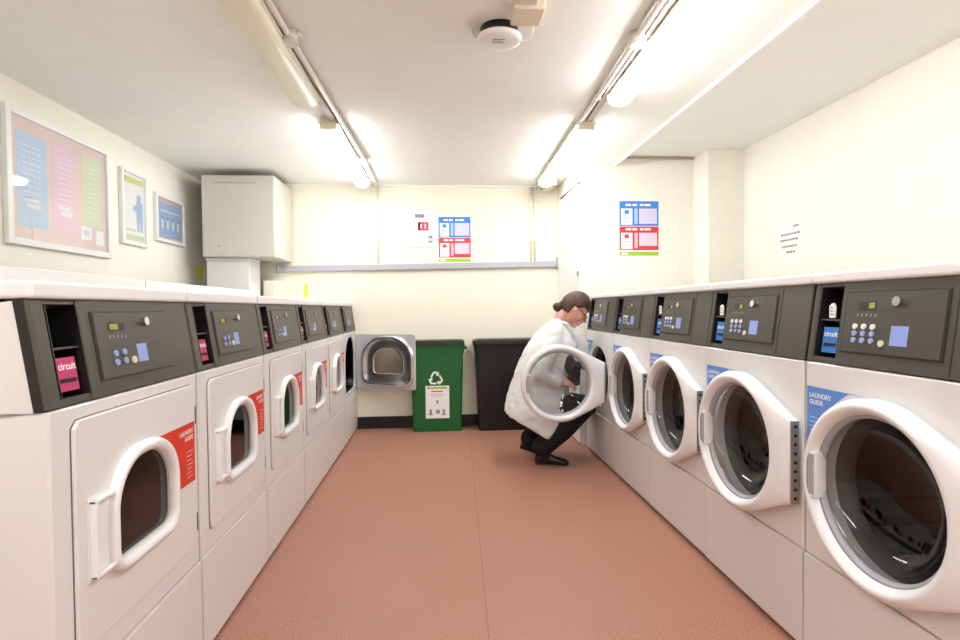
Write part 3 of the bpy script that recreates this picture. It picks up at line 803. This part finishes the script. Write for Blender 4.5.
# ------------------------------------------------------------------ crouching woman
def fig(px, py, Y):      # profile coordinates measured at 4 m, carried to depth Y
    x = 1.005+(px-573)*.00757; z = 1.263-(py-292)*.00755-(px-573)*.00007
    return Vector((x*Y/4, Y, 1.15+(z-1.15)*Y/4))
HC = fig(575, 309, 4.04)
an = math.radians(-42); yaw = math.radians(-6)
F_ = Vector((math.cos(an)*math.cos(yaw), math.sin(yaw), math.sin(an))).normalized(); S_ = Vector((0, 1, 0)); S_ = (S_-F_*S_.dot(F_)).normalized(); U_ = F_.cross(S_).normalized()
if U_.z < 0: U_ = -U_
AX = (F_, S_, U_)
def hp(f, s, u): return HC+F_*f+S_*s+U_*u
b = MB()
def face(q):
    f, s, u = q
    if u < 0:
        k = 1+u*2.4; s *= max(.62, k+.1); 
        if f < 0: f *= max(.5, 1+u*4.0)
    if f > .05: f = .05+(f-.05)*.85
    return Vector((f, s, u))
b.ellipsoid(HC, AX, (.098, .076, .120), 'skin', fn=face)
b.cap_limb([hp(.088, 0, .012), hp(.112, 0, -.022)], [.009, .014], 'skin', 10)           # nose
b.ellipsoid(hp(.084, 0, -.072), AX, (.022, .026, .016), 'skin', 10, 8)               # mouth
b.ellipsoid(hp(.088, 0, -.062), AX, (.012, .022, .005), 'skin', 10, 8)
b.ellipsoid(hp(.088, 0, -.048), AX, (.020, .024, .022), 'skin', 12, 8)
b.ellipsoid(hp(.070, 0, -.100), AX, (.026, .028, .020), 'skin', 12, 8)               # chin
b.ellipsoid(hp(.080, 0, .022), AX, (.014, .052, .010), 'skin', 12, 8)                # brow
for s in (-1, 1):
    b.ellipsoid(hp(-.008, s*.078, -.004), AX, (.020, .008, .032), 'skin', 12, 8)     # ears
    b.ellipsoid(hp(.062, s*.040, -.030), AX, (.024, .022, .022), 'skin', 12, 8)      # cheeks
sho = fig(553, 341, 4.05)
b.cap_limb([hp(-.035, 0, -.05), hp(-.048, 0, -.105), sho], [.052, .046, .06], 'skin')
# body under the clothes: torso, arms, legs
hip = fig(530, 398, 4.05)
b.cap_limb([sho, fig(545, 354, 4.05), fig(537, 375, 4.05), hip], [.07, .10, .11, .135], 'skin')
rs = fig(555, 345, 3.94); ls = fig(556, 343, 4.18)
re = fig(540, 372, 3.865); rw = fig(560, 380, 3.87)
le = fig(580, 344, 4.15); lw_ = fig(588, 364, 4.08)
b.cap_limb([sho, rs, re], [.055, .05, .042], 'skin'); b.cap_limb([re, rw], [.042, .028], 'skin')
b.cap_limb([sho, ls, le], [.055, .05, .042], 'skin'); b.cap_limb([le, lw_], [.042, .028], 'skin')
legs = []
for (hy, kn, ank) in ((3.95, fig(583, 407, 3.93), Vector((.745, 3.90, .125))), (4.15, fig(588, 404, 4.17), Vector((.690, 4.09, .145)))):
    h0 = Vector((hip.x, hy, hip.z)); legs.append((h0, kn, ank))
    b.cap_limb([h0, kn], [.085, .058], 'skin'); b.cap_limb([kn, ank], [.058, .036], 'skin')
def hand(w, d, up, side, s=1.0, curl=.6):
    d = d.normalized(); up = (up-d*up.dot(d)).normalized(); sd_ = d.cross(up).normalized()*side
    pc = w+d*.045*s
    b.ellipsoid(pc, (d, sd_, up), (.052*s, .040*s, .017*s), 'skin', 14, 10)
    for i, (o, ln) in enumerate(((-.029, .066), (-.010, .076), (.010, .071), (.028, .056))):
        p0 = pc+d*.036*s+sd_*o*s; p1 = p0+(d*math.cos(curl*.5)-up*math.sin(curl*.5))*ln*.5*s
        p2 = p1+(d*math.cos(curl*1.4)-up*math.sin(curl*1.4))*ln*.3*s; p3 = p2+(d*math.cos(curl*2.1)-up*math.sin(curl*2.1))*ln*.25*s
        b.cap_limb([p0, p1, p2, p3], [.0095*s, .009*s, .008*s, .007*s], 'skin', 8)
    t0 = pc-d*.02*s-sd_*.032*s; b.cap_limb([t0, t0+(d*.5-sd_*.7-up*.4).normalized()*.036*s, t0+(d*.5-sd_*.7-up*.4).normalized()*.036*s+(d*.9-up*.4).normalized()*.026*s], [.013*s, .0105*s, .0085*s], 'skin', 8)
hand(rw, Vector((.9, .1, -.25)), Vector((.2, -.6, .8)), 1, 1.0)
hand(lw_, Vector((.75, -.1, -.55)), Vector((0, -.5, .85)), -1, 1.0)
per = b.build('person', remesh=.0055)
tag(per, 'woman in a white lab coat crouching at the farthest washing machine', 'person')
# coat: loft of front/back profile points, plus sleeves
c = MB(); prof = [((556, 316), (568, 327), .068), ((549, 322), (571, 335), .125), ((538, 330), (576, 345), .160), ((527, 344), (577, 358), .165), ((519, 360), (572, 373), .165),
                  ((513, 377), (567, 389), .175), ((508, 392), (568, 402), .222), ((505, 403), (562, 420), .238), ((504, 410), (557, 440), .243)]
loops = []
for (bk, fr, hw) in prof:
    a = fig(*bk, 4.06); d = fig(*fr, 4.06); mid = (a+d)/2; ha = (d-a)/2; l = []
    for j in range(36):
        t = 2*PI*j/36; ct, st = math.cos(t), math.sin(t)
        e = .8; l.append(mid + ha*math.copysign(abs(ct)**e, ct) + Vector((0, 1, 0))*math.copysign(abs(st)**e, st)*hw)
    loops.append(l)
c.loft(loops, 'coat', True, True)
c.cap_limb([fig(554, 338, 3.96), fig(548, 354, 3.89), re], [.080, .066, .054], 'coat')
c.cap_limb([re, rw-Vector((.03, 0, 0))], [.054, .046], 'coat')
c.cap_limb([fig(556, 336, 4.17), le], [.085, .062], 'coat'); c.cap_limb([le, lw_-Vector((.03, 0, 0))], [.062, .045], 'coat')
co = c.build('lab_coat', per, remesh=.011)
tx = bpy.data.textures.new('folds', 'CLOUDS'); tx.noise_scale = .09; tx.noise_depth = 2
dm_ = co.modifiers.new('d', 'DISPLACE'); dm_.texture = tx; dm_.strength = .009; dm_.mid_level = .5; dm_.texture_coords = 'LOCAL'
tx2 = bpy.data.textures.new('creases', 'WOOD'); tx2.noise_scale = .09; tx2.wood_type = 'BANDNOISE'; tx2.turbulence = 9
d2 = co.modifiers.new('d2', 'DISPLACE'); d2.texture = tx2; d2.strength = .007; d2.mid_level = .5; d2.texture_coords = 'LOCAL'
# collar lapels
cl = MB(); 
for s in (-1, 1):
    q = [fig(556, 322, 4.05)+Vector((0, s*.06, .004)), fig(563, 324, 4.05)+Vector((.006, s*.075, .006)), fig(570, 336, 4.05)+Vector((.014, s*.05, .006)), fig(566, 330, 4.05)+Vector((.006, s*.02, -.004))]
    cl.cap_limb([q[0], q[1], q[2]], [.016, .017, .012], 'coat', 10)
cl.build('collar', co, remesh=.006)
t = MB()
t.cap_limb([hip+Vector((0, 0, 0)), hip+Vector((.05, 0, -.01))], [.14, .12], 'trouser')
for h0, kn, ank in legs:
    t.cap_limb([h0, kn], [.098, .072], 'trouser'); t.cap_limb([kn, kn.lerp(ank, .5), ank+Vector((0, 0, .01))], [.080, .088, .076], 'trouser')
t.build('trousers', per, remesh=.010)
def boot(heel, toe, ank, name='boot'):
    # heel, toe: sole points
    m = MB(); d = (toe-heel); L_ = d.length; d.normalize(); s = Vector((0, 1, 0)); u = s.cross(d).normalized()
    if u.z < 0: u = -u
    loops = []
    for (f, w, h) in ((0.0, .020, .045), (.04, .032, .085), (.20, .036, .095), (.40, .037, .085), (.60, .045, .062), (.80, .046, .050), (.94, .036, .040), (1.0, .016, .026)):
        l = []
        for j in range(16):
            t_ = 2*PI*j/16; l.append(heel+d*L_*f+s*w*math.cos(t_)+u*(h/2+h/2*math.sin(t_)))
        loops.append(l)
    m.loft(loops, 'boot', True, True)
    m.cap_limb([heel+d*.07+u*.06, ank], [.044, .052], 'boot')
    return m.build(name, per, remesh=.007)
boot(Vector((.690, 3.90, .012)), Vector((.935, 3.88, .002)), legs[0][2]+Vector((0, 0, .02)))
boot(Vector((.605, 4.09, .078)), Vector((.810, 4.07, .004)), legs[1][2]+Vector((0, 0, .02)))
# hair: cap over crown and back, bun
h = MB()
bm = bmesh.new(); bmesh.ops.create_uvsphere(bm, u_segments=32, v_segments=20, radius=1)
dl_ = []
for v in bm.verts:
    f, s, u = v.co.x*.110-.010, v.co.y*.088, v.co.z*.130+.006
    if u < 0: f = f if f > 0 else f*max(.6, 1+u*3); s *= max(.8, 1+u*1.5)
    keep = not (f > .045 and u < .040) and not (u < -.075) and not (f > -.02 and u < -.004) and not (f > .012 and u < .018)
    v.co = hp(f, s, u)
    if not keep: dl_.append(v)
bmesh.ops.delete(bm, geom=dl_, context='VERTS'); bm.verts.index_update()
h.add([v.co.copy() for v in bm.verts], [tuple(x.index for x in f.verts) for f in bm.faces], 'hair', True); bm.free()
ho = h.build('hair', per); so = ho.modifiers.new('s', 'SOLIDIFY'); so.thickness = .014; so.offset = 0
ss = ho.modifiers.new('ss', 'SUBSURF'); ss.levels = 1; ss.render_levels = 1
bb = fig(557.5, 307, 4.04)
MB().ellipsoid(bb, AX, (.038, .034, .034), 'hair', 16, 12).cap_limb([bb, hp(-.085, 0, .02)], [.022, .03], 'hair').build('hair_bun', ho)
g = MB()
for s in (-1, 1):
    g.tube([hp(-.01, s*.081, .012), hp(.05, s*.080, .006), hp(.098, s*.062, .002)], .0026, 'black', 6)
    ring_ = [hp(.104+(-.006 if abs(math.cos(q)) > .9 else 0), s*(.034+.026*math.cos(q)), -.006+.019*math.sin(q)) for q in [2*PI*i/16 for i in range(17)]]
    g.tube(ring_, .0024, 'black', 6)
g.tube([hp(.106, -.010, 0), hp(.112, 0, .002), hp(.106, .010, 0)], .0024, 'black', 6)
g.build('glasses', per)

gm = MB(); gc = fig(571, 366, 3.89)
for (dx, dy, dz, r_) in ((0, 0, 0, .05), (.02, .0, -.05, .045), (-.01, 0, .045, .036), (.03, .0, -.10, .035), (.045, .02, -.01, .04), (.0, .0, -.085, .03)):
    gm.ellipsoid(gc+Vector((dx, dy, dz)), (Vector((1,0,0)), Vector((0,1,0)), Vector((0,0,1))), (r_, r_*.8, r_*1.1), 'garment', 14, 10)
tx3 = bpy.data.textures.new('crumple', 'CLOUDS'); tx3.noise_scale = .035; tx3.noise_depth = 3
go = gm.build('garment', remesh=.007)
d3 = go.modifiers.new('d', 'DISPLACE'); d3.texture = tx3; d3.strength = .035; d3.texture_coords = 'LOCAL'
tag(go, 'dark bundled garment in the hand of the crouching woman, seen through the open porthole', 'garment')

# ------------------------------------------------------------------ camera and world
f_, yw, pt, rl_ = 543.97, .0765, -.0219, .0096
cy_, sy_ = math.cos(yw), math.sin(yw); fv = Vector((sy_, cy_, 0)); rv = Vector((cy_, -sy_, 0)); uv = Vector((0, 0, 1))
f2 = fv*math.cos(pt)+uv*math.sin(pt); u2 = uv*math.cos(pt)-fv*math.sin(pt)
r3 = rv*math.cos(rl_)-u2*math.sin(rl_); u3 = u2*math.cos(rl_)+rv*math.sin(rl_)
cam = bpy.data.cameras.new('camera'); cam.sensor_width = 36; cam.lens = f_*36/960; cam.clip_start = .05
co_ = bpy.data.objects.new('camera', cam); C.objects.link(co_)
co_.matrix_world = Matrix(((r3.x, u3.x, -f2.x, 0), (r3.y, u3.y, -f2.y, 0), (r3.z, u3.z, -f2.z, 1.15), (0, 0, 0, 1)))
bpy.context.scene.camera = co_
w = bpy.data.worlds.new('world'); bpy.context.scene.world = w; w.use_nodes = True
w.node_tree.nodes['Background'].inputs['Color'].default_value = (1, 1, 1, 1); w.node_tree.nodes['Background'].inputs['Strength'].default_value = .1
vs_ = bpy.context.scene.view_settings
vs_.view_transform = 'Standard'; vs_.look = 'None'; vs_.gamma = 1; vs_.exposure = 0; vs_.use_curve_mapping = False
